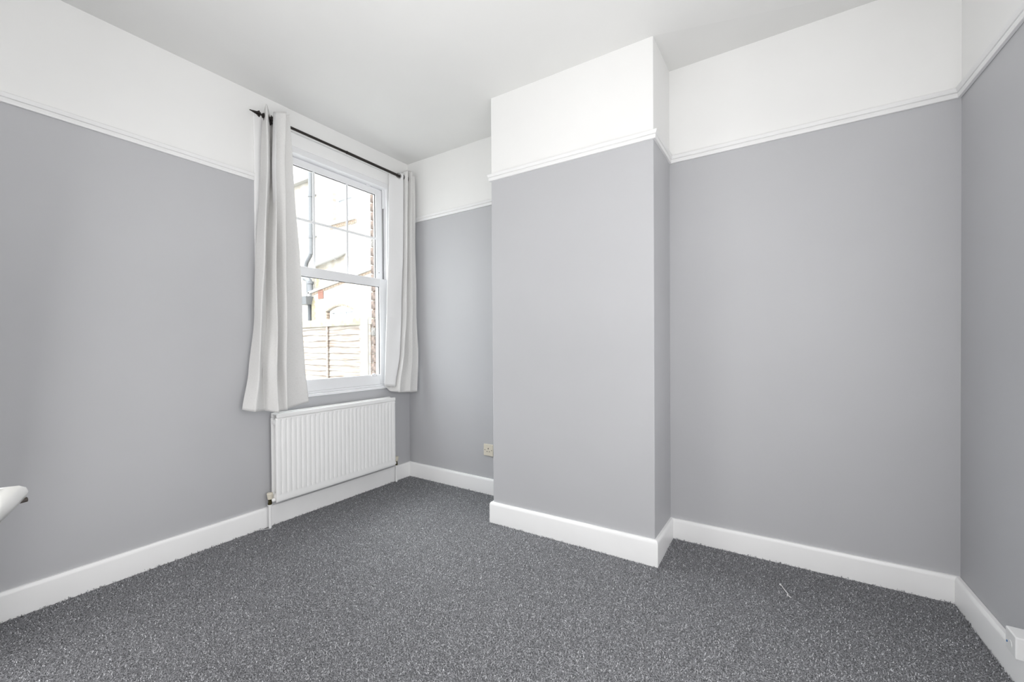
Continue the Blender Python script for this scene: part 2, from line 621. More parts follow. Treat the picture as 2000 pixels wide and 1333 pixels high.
for j, s_ in enumerate((0.0, 0.5, 1.0)):
    a = ang + bend * (s_ - 0.5)
    px = x + np.cos(a) * ln * (s_ - 0.5)
    py = y + np.sin(a) * ln * (s_ - 0.5)
    pz = (0.0005, 1.0, 0.35)[j] * hh + (0.0 if j else -0.0005)
    nx, ny = -np.sin(a) * wd / 2, np.cos(a) * wd / 2
    co[:, 2 * j, 0], co[:, 2 * j, 1], co[:, 2 * j, 2] = px - nx, py - ny, pz
    co[:, 2 * j + 1, 0], co[:, 2 * j + 1, 1], co[:, 2 * j + 1, 2] = px + nx, py + ny, pz
me = bpy.data.meshes.new('carpet_pile')
me.vertices.add(NF * NV)
me.vertices.foreach_set('co', co.reshape(-1))
me.loops.add(NF * 8)
me.polygons.add(NF * 2)
base = (np.arange(NF) * NV)[:, None]
quad = np.array([0, 1, 3, 2, 2, 3, 5, 4])[None, :]
me.loops.foreach_set('vertex_index', (base + quad).reshape(-1).astype(np.int32))
me.polygons.foreach_set('loop_start', (np.arange(NF * 2) * 4).astype(np.int32))
me.update(calc_edges=True)
me.validate()
sh = np.clip(rng.beta(1.0, 1.35, NF), 0, 1).astype(np.float32)
at_ = me.attributes.new('shade', 'FLOAT', 'POINT')
at_.data.foreach_set('value', np.repeat(sh, NV))
me.materials.append(PILE)
pile = bpy.data.objects.new('carpet_pile', me)
COL.objects.link(pile)
pile.parent = floor
pile['kind'] = 'stuff'

# ------------------------------------------------------------------ skirtings and picture rails
SK = [(0, 0), (.018, 0), (.018, .86), (.016, .95), (.011, 1.0), (0, 1.0)]
RL = [(0, 0), (.011, 0), (.0125, .003), (.0135, .014), (.0135, .0165), (.0085, .018), (.0085, .0205), (.0145, .0225),
      (.0175, .029), (.0205, .035), (.0205, .0385), (.015, .0415), (.004, .046), (0, .046)]


def moulding(name, path, nrm, prof, zs, hs, mat, smooth=False, closed_ends=True, wob=0.0):
    """sweep profile (offset, height) along plan path; nrm: per-vertex mitre vectors (into the room)"""
    m = MB()
    rings = []
    # subdivide for hand-fitted unevenness
    pts = []
    for i in range(len(path) - 1):
        L_ = (Vector(path[i + 1]) - Vector(path[i])).length
        n_ = max(1, int(L_ / 0.12)) if wob else 1
        for j in range(n_):
            t = j / n_
            pts.append((Vector(path[i]).lerp(Vector(path[i + 1]), t),
                        Vector(nrm[i]) if j == 0 else Vector(nrm[i]).lerp(Vector(nrm[i + 1]), t),
                        zs[i] * (1 - t) + zs[i + 1] * t, hs[i] * (1 - t) + hs[i + 1] * t, 0 if j == 0 else 1))
    pts.append((Vector(path[-1]), Vector(nrm[-1]), zs[-1], hs[-1], 0))
    for (p, n_, z, h, w) in pts:
        dz = random.uniform(-wob, wob) * w
        rings.append([m.bm.verts.new((p.x + n_.x * a, p.y + n_.y * a, z + b_ * h + (dz if b_ > 0 else 0))) for a, b_ in prof])
    k_ = len(prof)
    for i in range(len(rings) - 1):
        for j in range(k_):
            m.bm.faces.new((rings[i][j], rings[i][(j + 1) % k_], rings[i + 1][(j + 1) % k_], rings[i + 1][j]))
    if closed_ends:
        m.bm.faces.new(rings[0])
        m.bm.faces.new(rings[-1][::-1])
    return structure(m.build(name, mat, smooth='auto'))


moulding('baseboard_left', [(0, YN), (0, YB)], [(1, 0), (1, -1)], SK, [0, 0], [.121, .120], GLOSS, wob=.0006)
moulding('baseboard_back_left', [(0, YB), (A[0], 2.648)], [(1, -1), (0, -1)], SK, [0, 0], [.120, .113], GLOSS, wob=.0006)
moulding('baseboard_chimney', [(A[0], 2.648), A, B, Cc], [(-1, -1), (-1, -1), (1, -1), (1, -1)],
         SK, [0] * 4, [.125, .128, .131, .112], GLOSS, wob=.0006)
moulding('baseboard_back_right', [Cc, Rr], [(1, -1), (-1, -1)], SK, [0, 0], [.112, .115], GLOSS, wob=.0006)
moulding('baseboard_right', [Rr, (RW[0], YN)], [(-1.0, -1), (-1, 0)], [(a * 1.1, b_) for a, b_ in SK], [0, 0], [.115, .118], GLOSS, wob=.0012)
moulding('baseboard_front_right', [(DX1 + .07, YN), (RW[0], YN)], [(0, 1), (-1, 1)], SK, [0, 0], [.12, .12], GLOSS)
moulding('baseboard_front_left', [(0, YN), (DX0 - .07, YN)], [(1, 1), (0, 1)], SK, [0, 0], [.12, .12], GLOSS)

moulding('trim_1', [(0, YN), (0, 1.422)], [(1, 1), (1, 0)], RL, [ZR['left'] + .002, ZR['left'] - .001], [1, 1], RAILP, wob=.0005)
moulding('trim_2', [(0, 2.558), (0, YB), (A[0], 2.648)], [(1, 0), (1, -1), (0, -1)], RL, [ZR['alcove']] * 3, [1] * 3, RAILP, wob=.0005)
moulding('trim_3', [(A[0], 2.648), A, B, Cc, Rr, (RW[0], YN)], [(-1, -1), (-1, -1), (1, -1), (1, -1), (-1, -1), (-1, 1)],
         RL, [ZR['chim'], ZR['chim'], ZR['chim'], ZR['back'] + .001, ZR['back'], ZR['right']], [1] * 6, RAILP, wob=.0005)
moulding('trim_4', [(0, YN), (RW[0], YN)], [(1, 1), (-1, 1)], RL, [ZR['left'], ZR['right']], [1, 1], RAILP)

# ------------------------------------------------------------------ window
win = structure(empty('window_1', (0, 1.99, WZ0)))
WO = Vector((0, 1.99, WZ0))


def wb(name, boxes, mat=UPVC, parent=None, bevel=0.002):
    mm = MB()
    for b_ in boxes:
        mm.box(*b_)
    o = mm.build(name, mat, bevel=bevel)
    o.parent = parent or win
    if parent is None or parent == win:
        o.matrix_parent_inverse = Matrix.Translation(-WO)
    return o


def frame_boxes(x0, x1, y0, y1, z0, z1, wl_, wr_, wb_, wt_):
    return [(x0, x1, y0, y0 + wl_, z0, z1), (x0, x1, y1 - wr_, y1, z0, z1), (x0, x1, y0 + wl_, y1 - wr_, z0, z0 + wb_), (x0, x1, y0 + wl_, y1 - wr_, z1 - wt_, z1)]


# architrave around the opening (flat painted timber, hardly proud of the plaster)
wb('architrave', [(0, .012, 1.422, WY0, .765, 2.52), (0, .012, WY1, 2.558, .765, 2.52)], GLOSS, bevel=.003)
# board filling the head of the opening
wb('head_board', [(-.13, -.014, WY0, WY1, 2.418, WZ1)], GLOSS, bevel=.003)
# box frame
wb('box_frame', [(-.140, -.016, WY0, 1.534, .80, 2.418), (-.140, -.016, 2.452, WY1, .80, 2.418), (-.140, -.016, 1.534, 2.452, 2.378, 2.418),
                 (-.140, -.105, 2.425, 2.452, .80, 2.378), (-.140, -.11, 1.534, 1.55, .80, 2.378)])
wb('parting_bead', [(-.068, -.062, 2.438, 2.452, .80, 2.378), (-.068, -.062, 1.534, 1.545, .80, 2.378), (-.030, -.016, 2.446, 2.452, .80, 2.378)], bevel=.001)
wb('track_gap_shade', [(-.0615, -.0605, 2.4385, 2.446, 1.65, 2.225)], RUBBER, bevel=0)  # solid dark strip standing in for the shade of the open track gap
wb('track_cover', [(-.0605, -.052, 2.437, 2.452, 2.225, 2.378)], UPVC, bevel=.001)
wb('sill', [(-.19, .016, WY0 - .0, 2.452, .768, .786), (-.19, -.016, WY0, WY1, .786, .80), (-.235, -.185, 1.50, 2.468, .735, .775)], UPVC, bevel=.003)
# upper (outer) sash
us = wb('upper_sash', frame_boxes(-.103, -.069, 1.534, 2.437, 1.588, 2.372, .057, .057, .05, .046))
# lower (inner) sash
ls = wb('lower_sash', frame_boxes(-.058, -.024, 1.534, 2.4505, .800, 1.644, .060, .0765, .080, .065), bevel=.0035)
GW = [(-.090, -.084, 1.591, 2.380, 1.638, 2.326), (-.044, -.038, 1.594, 2.374, .880, 1.579)]
for sash, g in ((us, GW[0]), (ls, GW[1])):
    o = wb('pane', [g], GLASS, bevel=0)
    o.parent = sash
    o.matrix_parent_inverse = Matrix.Identity(4)
    t_ = .0035
    xg0, xg1 = g[1], g[1] + .004
    o = wb('gasket', frame_boxes(xg0, xg1, g[2], g[3], g[4], g[5], t_, t_ + .001, .001, t_), RUBBER, bevel=0)
    o.parent = sash
    o.matrix_parent_inverse = Matrix.Identity(4)
for yy in (2.122, 1.856):
    o = wb('glazing_bar', [(-.084, -.078, yy - .008, yy + .008, 1.638, 2.326)], UPVC, bevel=.0015)
    o.parent = us
    o.matrix_parent_inverse = Matrix.Identity(4)
o = wb('glazing_bar', [(-.084, -.0775, 1.591, 2.380, 1.964, 1.981)], UPVC, bevel=.0015)
o.parent = us
o.matrix_parent_inverse = Matrix.Identity(4)
# little catches
o = wb('tilt_catch', [(-.069, -.060, 2.285, 2.325, 2.368, 2.380)], UPVC, bevel=.002)
o.parent = us
o.matrix_parent_inverse = Matrix.Identity(4)
o = wb('tilt_catch', [(-.024, -.016, 2.285, 2.335, .868, .884), (-.030, -.018, 2.300, 2.318, .884, .892)], UPVC, bevel=.002)
o.parent = ls
o.matrix_parent_inverse = Matrix.Identity(4)
mm = MB()
for yy in (2.292, 2.328):
    mm.tube([(-.0162, yy, .876), (-.0152, yy, .876)], .0022, 10)
o = mm.build('screw', BLACK, ls)
mm = MB()
mm.tube([(-.0695, 2.405, 1.70), (-.0670, 2.405, 1.70)], .0028, 10)
o = mm.build('screw', BLACK, us)

# ------------------------------------------------------------------ curtains
LC = [
    (2.53, [(1.4548, 0.05), (1.4354, 0.13), (1.5025, 0.05), (1.4861, 0.14), (1.556, 0.06), (1.5471, 0.14), (1.6007, 0.06), (1.5978, 0.1)]),
    (2.20, [(1.4423, 0.05), (1.4404, 0.13), (1.5019, 0.05), (1.4824, 0.14), (1.5429, 0.06), (1.5342, 0.14), (1.5947, 0.07), (1.6047, 0.11)]),
    (1.68, [(1.41, 0.045), (1.4173, 0.13), (1.469, 0.05), (1.4796, 0.14), (1.534, 0.06), (1.5377, 0.14), (1.5889, 0.07), (1.6384, 0.11)]),
    (1.30, [(1.3982, 0.04), (1.3988, 0.13), (1.4568, 0.06), (1.4784, 0.14), (1.5276, 0.07), (1.5366, 0.14), (1.5791, 0.08), (1.6542, 0.11)]),
    (0.95, [(1.3628, 0.05), (1.3752, 0.13), (1.4224, 0.08), (1.4723, 0.15), (1.5215, 0.08), (1.5358, 0.14), (1.5729, 0.09), (1.6639, 0.11)]),
    (0.72, [(1.3145, 0.06), (1.3559, 0.13), (1.4208, 0.09), (1.4787, 0.15), (1.5145, 0.11), (1.5301, 0.14), (1.5616, 0.11), (1.6853, 0.115)]),
]
LC_BOT = [0.746, 0.734, 0.728, 0.712, 0.715, 0.723, 0.722, 0.749]
LC_TOP = [2.486, 2.530, 2.500, 2.497, 2.515, 2.532, 2.505, 2.540]
RC = [
    (2.52, [(2.511, 0.11), (2.4172, 0.05), (2.500, 0.040), (2.5374, 0.13), (2.6107, 0.07), (2.5725, 0.14), (2.6279, 0.1), (2.621, 0.125)]),
    (1.90, [(2.499, 0.11), (2.3998, 0.05), (2.490, 0.040), (2.5247, 0.13), (2.5978, 0.07), (2.5653, 0.14), (2.6207, 0.1), (2.6196, 0.125)]),
    (1.40, [(2.477, 0.11), (2.3812, 0.05), (2.465, 0.042), (2.5134, 0.13), (2.5864, 0.07), (2.5651, 0.14), (2.6207, 0.1), (2.6254, 0.125)]),
    (1.05, [(2.457, 0.11), (2.3594, 0.05), (2.440, 0.045), (2.4821, 0.13), (2.5598, 0.07), (2.5611, 0.14), (2.6176, 0.105), (2.624, 0.14)]),
    (0.76, [(2.402, 0.11), (2.3426, 0.06), (2.395, 0.060), (2.4322, 0.14), (2.5085, 0.08), (2.5258, 0.15), (2.5865, 0.11), (2.6148, 0.14)]),
]
RC_BOT = [0.782, 0.795, 0.748, 0.739, 0.732, 0.734, 0.726, 0.729]
RC_TOP = [2.500, 2.498, 2.500, 2.529, 2.545, 2.53, 2.521, 2.513]
for _t in LC:
    for _i, _d in ((4, .024), (6, .022)):
        _t[1][_i] = (_t[1][_i][0] - _d, _t[1][_i][1])
for _k in (0, 1):
    for _i, _x in ((4, .108), (6, .108), (7, .118)):
        LC[_k][1][_i] = (LC[_k][1][_i][0] - .9 * (_x - LC[_k][1][_i][1]), _x)
for _t in RC:
    _t[1][4] = (_t[1][4][0] - .045, _t[1][4][1])
    _t[1][6] = (_t[1][6][0] - .030, _t[1][6][1])


def cat(p0, p1, p2, p3, t):
    return 0.5 * ((2 * p1) + (-p0 + p2) * t + (2 * p0 - 5 * p1 + 4 * p2 - p3) * t * t + (-p0 + 3 * p1 - 3 * p2 + p3) * t ** 3)


def samp(arr, s, tens=0.3):
    n = len(arr)
    i = min(int(s), n - 2)
    t = s - i
    g = lambda k: arr[max(0, min(n - 1, k))]
    c = cat(g(i - 1), g(i), g(i + 1), g(i + 2), t)
    l = g(i) * (1 - t) + g(i + 1) * t
    return c * tens + l * (1 - tens)


def curtain_grid(tab, bot, top, nu, nz, creases, seed, off=0.0, shrink=0.0):
    r = random.Random(seed)
    ph = [(r.uniform(0, 6.3), r.uniform(2, 6), r.uniform(6, 15)) for _ in range(5)]
    zl = [t[0] for t in tab][::-1]
    Ys = [[p[0] for p in t[1]] for t in tab][::-1]
    Xs = [[p[1] for p in t[1]] for t in tab][::-1]
    nc = len(Ys[0])
    G = []
    for a in range(nz + 1):
        f = a / nz
        row = []
        for b_ in range(nu + 1):
            s = b_ / nu * (nc - 1)
            z0, z1 = samp(bot, s, .3) + shrink, samp(top, s, .3) - shrink * .3
            z = z0 + (z1 - z0) * f
            # interpolate levels
            zz = max(zl[0], min(zl[-1], z))
            k_ = max(i for i in range(len(zl)) if zl[i] <= zz)
            k_ = min(k_, len(zl) - 2)
            t = (zz - zl[k_]) / (zl[k_ + 1] - zl[k_])
            t = t * t * (3 - 2 * t) * 0.5 + t * 0.5
            Y = samp(Ys[k_], s) * (1 - t) + samp(Ys[k_ + 1], s) * t
            X = samp(Xs[k_], s) * (1 - t) + samp(Xs[k_ + 1], s) * t
            low = 1 - f
            w = sum(math.sin(p + s * q1 + z * q2) for p, q1, q2 in ph) / 5
            amp = 0.0018 + 0.0055 * low ** 2
            X += w * amp
            Y += math.sin(z * 9 + s * 2.3 + seed) * amp * 0.5
            for (cz_, cw) in creases:
                dd = (z - cz_ - 0.004 * math.sin(s * 3)) / cw
                X -= 0.0022 * math.exp(-dd * dd)
            row.append(Vector((X, Y, z)))
        G.append(row)
    if off:
        G2 = []
        for a in range(nz + 1):
            row = []
            for b_ in range(nu + 1):
                du = G[a][min(b_ + 1, nu)] - G[a][max(b_ - 1, 0)]
                dv = G[min(a + 1, nz)][b_] - G[max(a - 1, 0)][b_]
                n_ = du.cross(dv).normalized()
                row.append(G[a][b_] + n_ * off)
            G2.append(row)
        G = G2
    return G


def grid_obj(name, G, mat, parent, thick, holes=()):
    nz, nu = len(G) - 1, len(G[0]) - 1
    me = bpy.data.meshes.new(name)
    vs_ = [v for row in G for v in row]
    W_ = nu + 1
    fs = [(a * W_ + b_, a * W_ + b_ + 1, (a + 1) * W_ + b_ + 1, (a + 1) * W_ + b_) for a in range(nz) for b_ in range(nu)
          if not any((G[a][b_] + (G[a + 1][b_ + 1] - G[a][b_]) / 2 - h_).length < .0165 for h_ in holes)]
    me.from_pydata([tuple(v) for v in vs_], [], fs)
    uvl = me.uv_layers.new(name='UVMap')
    acc = [0.0]
    mid = G[nz // 2]
    for b_ in range(nu):
        acc.append(acc[-1] + (mid[b_ + 1] - mid[b_]).length)
    for lp in me.loops:
        vi = lp.vertex_index
        uvl.data[lp.index].uv = (acc[vi % W_], vs_[vi].z)
    me.polygons.foreach_set('use_smooth', [True] * len(me.polygons))
    me.materials.append(mat)
    o = bpy.data.objects.new(name, me)
    COL.objects.link(o)
    o.parent = parent
    sd = o.modifiers.new('thickness', 'SOLIDIFY')
    sd.thickness = thick
    sd.offset = 0
    return o


def make_curtain(tab, bot, top, creases, seed, label, side):
    root = empty('curtain', (0, 0, 0))
    tag(root, label, 'curtain', 'short eyelet curtains on the dark rod')
    G = curtain_grid(tab, bot, top, 150, 110, creases, seed)
    # the front cloth faces the room
    ey = []
    row = min(G, key=lambda r_: abs(sum(p.z for p in r_) / len(r_) - RZ + .004))
    for i in range(2, len(row) - 2):
        if (row[i].x - RX) * (row[i + 1].x - RX) < 0:
            t = (RX - row[i].x) / (row[i + 1].x - row[i].x)
            p = row[i].lerp(row[i + 1], t)
            d_ = row[i + 1] - row[i]
            ey.append((Vector((RX, p.y, RZ - .003)), Vector((-d_.y, d_.x, 0)).normalized()))
    hl = [c for c, n_ in ey]
    G1 = curtain_grid(tab, bot, top, 150, 110, creases, seed, off=0.0016)
    G2 = curtain_grid(tab, bot, top, 150, 110, creases, seed, off=-0.0016, shrink=0.006)
    grid_obj('front_cloth', G1 if side > 0 else G2, LINEN, root, .0016, hl)
    grid_obj('lining', G2 if side > 0 else G1, LINING, root, .0012, hl)
    for c, n_ in ey:
        mm_ = MB()
        mm_.torus(c, n_, .0185, .0046, 32, 8, .75)
        mm_.build('eyelet', EYEM, root, smooth=True)
    return root


RX, RZ = 0.09, 2.4745
CL = make_curtain(LC, LC_BOT, LC_TOP, [(1.63, .006), (1.335, .006), (.90, .006), (.775, .004)], 3,
                  'pale grey eyelet curtain hanging left of the window, hem spread over the radiator top', 1)
CR = make_curtain(RC, RC_BOT, RC_TOP, [(1.335, .006), (.835, .004)], 8,
                  'pale grey eyelet curtain right of the window showing its white lining, in the corner', 1)

# ------------------------------------------------------------------ curtain rod
rod = empty('curtain_rod', (0, 0, 0))
tag(rod, 'thin dark bronze extending curtain rod with spear finial above the window', 'curtain rod')
RX, RZ = 0.09, 2.4745
m = MB()
m.tube([(RX, 1.43, RZ + .001), (RX, 2.02, RZ)], .0085, 20)
m.build('inner_pole', DARKMET, rod, smooth='auto')
m = MB()
m.tube([(RX, 2.0, RZ), (RX, 2.005, RZ)], .0110, 20)
m.tube([(RX, 2.005, RZ), (RX, 2.60, RZ - .003)], .0100, 20)
m.build('outer_pole', DARKMET, rod, smooth='auto')


def finial(y, s):
    m = MB()
    prof = [(0, .0085), (.004, .0145), (.010, .0145), (.013, .010), (.018, .010), (.020, .0145), (.027, .0145), (.031, .007), (.040, .005),
            (.043, .007), (.046, .004)]
    m.tube([(RX, y + s * a, RZ) for a, r_ in prof], [r_ for a, r_ in prof], 20)
    m.build('finial', DARKMET, rod, smooth='auto')
    # flattened spear blade with barbs
    m = MB()
    pts = [(.040, .004), (.046, .019), (.052, .016), (.060, .0095), (.080, .005), (.100, .0005)]
    outl = [(RX, y + s * a, RZ + h) for a, h in pts] + [(RX, y + s * a, RZ - h) for a, h in pts[::-1]]
    m.prism([(p[0] - .003, p[1], p[2]) for p in outl], (.006, 0, 0))
    m.prism([(RX + (p[2] - RZ), p[1], RZ - .003) for p in outl], (0, 0, .006))
    m.build('spear', DARKMET, rod, bevel=.001)


finial(1.462, -1)
for yy in (1.485, 2.56):
    m = MB()
    m.tube([(.004, yy, RZ - .03), (.05, yy, RZ - .03), (.078, yy, RZ - .026), (RX, yy, RZ - .012)], .0055, 12)
    m.tube([(0.0005, yy, RZ - .03), (.006, yy, RZ - .03)], .022, 20)
    m.torus((RX, yy, RZ), (0, 1, 0), .0125, .0042, 20, 8)
    m.tube([(RX, yy, RZ + .012), (RX, yy, RZ + .022)], .003, 8)
    m.build('bracket', DARKMET, rod, smooth='auto')

# ------------------------------------------------------------------ radiator
rad = empty('radiator', (0.06, 1.95, 0))
tag(rad, 'white double panel radiator with vertical flutes under the window', 'radiator')
RO = Matrix.Translation((-0.06, -1.95, 0))
Y0, Y1, Z0, Z1 = 1.489, 2.413, 0.160, 0.672


def to_rad(o):
    o.parent = rad
    o.matrix_parent_inverse = RO
    return o


def fluted(name, xf, thick, sgn):
    ny_per = 10
    npitch = 28
    pitch = (Y1 - Y0 - .03) / npitch
    ycols = [Y0, Y0 + .002, Y0 + .006, Y0 + .015]
    prof = [-.004, -.001, 0, 0]
    for i in range(npitch):
        for (f, h) in ((.0, 0), (.30, 0), (.36, -.0012), (.42, -.0055), (.5, -.0068), (.58, -.0055), (.64, -.0012), (.70, 0)):
            ycols.append(Y0 + .015 + pitch * (i + f))
            prof.append(h)
    ycols += [Y1 - .015, Y1 - .006, Y1 - .002, Y1]
    prof += [0, 0, -.001, -.004]
    zrows = [(Z0, 0, -.005), (Z0 + .003, 0, -.0015), (Z0 + .008, 0, 0), (Z0 + .030, 0, -.0), (Z0 + .040, 0, -.002), (Z0 + .048, .15, -.0005), (Z0 + .060, 1, 0),
             (Z1 - .032, 1, 0), (Z1 - .020, 1, 0), (Z1 - .010, .1, 0), (Z1 - .003, 0, -.0015), (Z1, 0, -.005)]
    m = MB()
    g = [[m.bm.verts.new((xf + sgn * (h * k_ + e_ + (h if (i < 2 or i > len(ycols) - 3) and k_ == 0 else 0)), yv, z)) for i, (yv, h) in enumerate(zip(ycols, prof))] for z, k_, e_ in zrows]
    for a in range(len(g) - 1):
        for b_ in range(len(ycols) - 1):
            m.bm.faces.new((g[a][b_], g[a][b_ + 1], g[a + 1][b_ + 1], g[a + 1][b_]))
    # back
    xb = xf - sgn * thick
    bv = [m.bm.verts.new((xb, a, b_)) for a, b_ in ((Y0, Z0), (Y1, Z0), (Y1, Z1), (Y0, Z1))]
    m.bm.faces.new(bv)
    m.bm.faces.new([g[0][i] for i in range(len(ycols))] + [bv[1], bv[0]])
    m.bm.faces.new([g[-1][i] for i in range(len(ycols))] + [bv[2], bv[3]])
    m.bm.faces.new([r_[0] for r_ in g] + [bv[3], bv[0]])
    m.bm.faces.new([r_[-1] for r_ in g] + [bv[2], bv[1]])
    return to_rad(m.build(name, RADW, smooth='auto'))


fluted('front_panel', .100, .015, 1)
fluted('back_panel', .030, .014, -1)
m = MB()
yv = Y0 + .03
while yv < Y1 - .03:
    m.box(.0435, .0845, yv, yv + .0012, Z0 + .06, Z1 - .03)
    yv += .0166
o = to_rad(m.build('convector_fins', RADW))
o['kind'] = 'stuff'
m = MB()
m.box(.084, .1035, Y0 + .004, Y1 - .001, .6735, .698)
m.box(.0435, .084, Y0 + .004, Y1 - .001, .690, .694)
m.box(.0285, .0435, Y0 + .004, Y1 - .001, .6735, .7005)
to_rad(m.build('top_cap', RADW, bevel=.0025))
# end connectors between the panels
for yy in (Y0 + .016, Y1 - .016):
    for zz in (Z0 + .028, Z1 - .030):
        m = MB()
        m.tube([(.035, yy, zz), (.092, yy, zz)], .017, 20)
        to_rad(m.build('connector', RADW, smooth='auto'))
# wall brackets
for yy in (Y0 + .14, Y1 - .14):
    m = MB()
    m.box(.0, .012, yy - .015, yy + .015, .25, .64)
    to_rad(m.build('bracket', RADW))
for (yy, sgn, xx) in ((1.470, -1, .052), (2.4665, 1, .045)):
    zt = .178 if sgn < 0 else .170
    yin = Y0 + .012 if sgn < 0 else Y1 - .012
    v = empty('valve', (0, 0, 0))
    to_rad(v)
    m = MB()
    m.tube([(xx, yy, .005), (xx, yy, zt - .030)], .0078, 16)
    to_rad(m.build('supply_pipe', GLOSS, smooth='auto'))
    m = MB()
    m.tube([(xx, yy, zt - .034), (xx, yy, zt - .020)], .0125, 6)
    m.tube([(xx, yy, zt - .020), (xx, yy, zt + .004)], .0095, 16)
    m.tube([(xx, yy, zt - .010), (xx, yy - sgn * .016, zt - .010)], .0085, 12)
    m.build('valve_body', BRASS, v, smooth='auto')
    m = MB()
    m.tube([(xx, yy - sgn * .012, zt - .010), (xx + .01, yin, zt - .006)], .0125, 14)
    m.build('union', RADW, v, smooth='auto')
    m = MB()
    m.tube([(xx, yy, zt + .001), (xx, yy, zt + .004), (xx, yy, zt + .036), (xx, yy, zt + .040)], [.011, .0135, .0185, .0165], 8)
    m.build('valve_head', CREAMP, v, bevel=.0015)
    m = MB()
    m.tube([(xx, yy, zt - .036), (xx, yy, zt - .030)], .0135, 16)
    m.build('collar', GLOSS, v, smooth='auto')

# ------------------------------------------------------------------ sockets
sk = empty('wall_socket', (.84, 2.65, .327))
tag(sk, 'cream single wall socket half hidden behind the chimney breast corner', 'socket')
SO = Matrix.Translation((-.84, -2.65, -.327))


def to_s(o, r_=sk, MM=SO):
    o.parent = r_
    o.matrix_parent_inverse = MM
    return o


m = MB()
m.box(.797, .883, 2.640, 2.6515, .284, .370)
to_s(m.build('plate', CREAMP, bevel=.003))
m = MB()
m.box(.837, .843, 2.6392, 2.642, .334, .343)
m.box(.826, .833, 2.6392, 2.642, .314, .3185)
m.box(.847, .854, 2.6392, 2.642, .314, .3185)
to_s(m.build('pin_slots', BLACK))
for xx in (.810, .870):
    m = MB()
    m.tube([(xx, 2.6405, .328), (xx, 2.6392, .328)], .0032, 12)
    to_s(m.build('screw', BRASS))

jb = empty('junction_box', (3.29, 2.10, .14))
tag(jb, 'white surface junction box on the right wall just above the skirting', 'junction box')
JO = Matrix.Translation((-3.29, -2.10, -.14))
m = MB()
m.box(3.268, 3.326, 2.066, 2.136, .1225, .192)
to_s(m.build('box_body', WHITEP, bevel=.004, bseg=3), jb, JO)
m = MB()
m.tube([(3.269, 2.100, .152), (3.2668, 2.100, .152)], .011, 24)
to_s(m.build('knockout', WHITEP, smooth='auto'), jb, JO)
m = MB()
m.tube([(3.269, 2.122, .148), (3.2665, 2.122, .148)], .0032, 16)
to_s(m.build('cable_end', BLUE), jb, JO)

# ------------------------------------------------------------------ door ajar in the near wall, left of the camera
dr = structure(empty('door_1', (DX0 + .01, YN, 0)))
ang_d = math.radians(16)
dr.rotation_euler = (0, 0, ang_d)
m = MB()
m.box(0, .765, -.035, 0, .01, 1.985)
m.build('leaf', DOORW, dr, bevel=.002)
for (x0, x1, z0, z1) in ((.1, .34, .2, .85), (.42, .665, .2, .85), (.1, .34, 1.05, 1.85), (.42, .665, 1.05, 1.85)):
    m = MB()
    w_ = .018
    m.box(x0, x1, 0, .005, z0, z0 + w_)
    m.box(x0, x1, 0, .005, z1 - w_, z1)
    m.box(x0, x0 + w_, 0, .005, z0 + w_, z1 - w_)
    m.box(x1 - w_, x1, 0, .005, z0 + w_, z1 - w_)
    m.build('panel_moulding', DOORW, dr, bevel=.002)
hd = empty('lever_handle', (.70, 0, .958))
hd.parent = dr
m = MB()
m.box(-.022, .022, .0005, .008, -.10, .06)
m.build('backplate', SATIN, hd, bevel=.004, bseg=3)
m = MB()
m.tube([(0, .006, 0), (0, .012, 0), (0, .030, 0)], [.014, .010, .009], 20)
m.build('neck', CHROME, hd, smooth='auto')
m = MB()
# flat blade-like lever, thickest by the neck, pointing to the hinges
secs = [(.016, .032, .046, -.012, .018), (.012, .030, .058, -.008, .024), (.0, .028, .074, -.002, .026), (-.03, .030, .073, -.004, .020), (-.08, .032, .066, 0, .014), (-.115, .028, .054, .001, .009), (-.122, .024, .042, .002, .006)]
rings = []
for (xx, y0_, y1_, zc, h_) in secs:
    rings.append([m.bm.verts.new((xx, (y0_ + y1_) / 2 + math.cos(t) * (y1_ - y0_) / 2, zc + math.sin(t) * h_ / 2 + .35 * (math.cos(t)) * h_ / 2)) for t in [k_ * math.pi / 8 for k_ in range(16)]])
for i in range(len(rings) - 1):
    for k_ in range(16):
        m.bm.faces.new((rings[i][k_], rings[i][(k_ + 1) % 16], rings[i + 1][(k_ + 1) % 16], rings[i + 1][k_]))
m.bm.faces.new(rings[0][::-1])
m.bm.faces.new(rings[-1])
m.build('lever', SATIN, hd, smooth='auto')
m = MB()
m.tube([(-.002, .068, -.006), (-.002, .0735, -.006)], .0025, 12)
m.build('grub_screw', BLACK, hd)
# door lining and architrave
m = MB()
m.box(DX0 - .06, DX0 + .006, YN, YN + .012, 0, DZ + .06)
m.box(DX1 - .006, DX1 + .06, YN, YN + .012, 0, DZ + .06)
m.box(DX0 - .06, DX1 + .06, YN, YN + .012, DZ - .004, DZ + .06)
o = m.build('trim_5', GLOSS, bevel=.003)
structure(o)

# ------------------------------------------------------------------ lint on the carpet
def strand(name, pts, r_, label, cat_):
    m = MB()
    P_ = [Vector(p) for p in pts]
    path = []
    for i in range(len(P_) - 1):
        for j in range(6):
            t = j / 6
            g = lambda k_: P_[max(0, min(len(P_) - 1, k_))]
            path.append(cat(g(i - 1), g(i), g(i + 1), g(i + 2), t))
    path.append(P_[-1])
    m.tube(path, r_, 8)
    o = m.build(name, WHITEP, smooth='auto')
    tag(o, label, cat_)
    return o


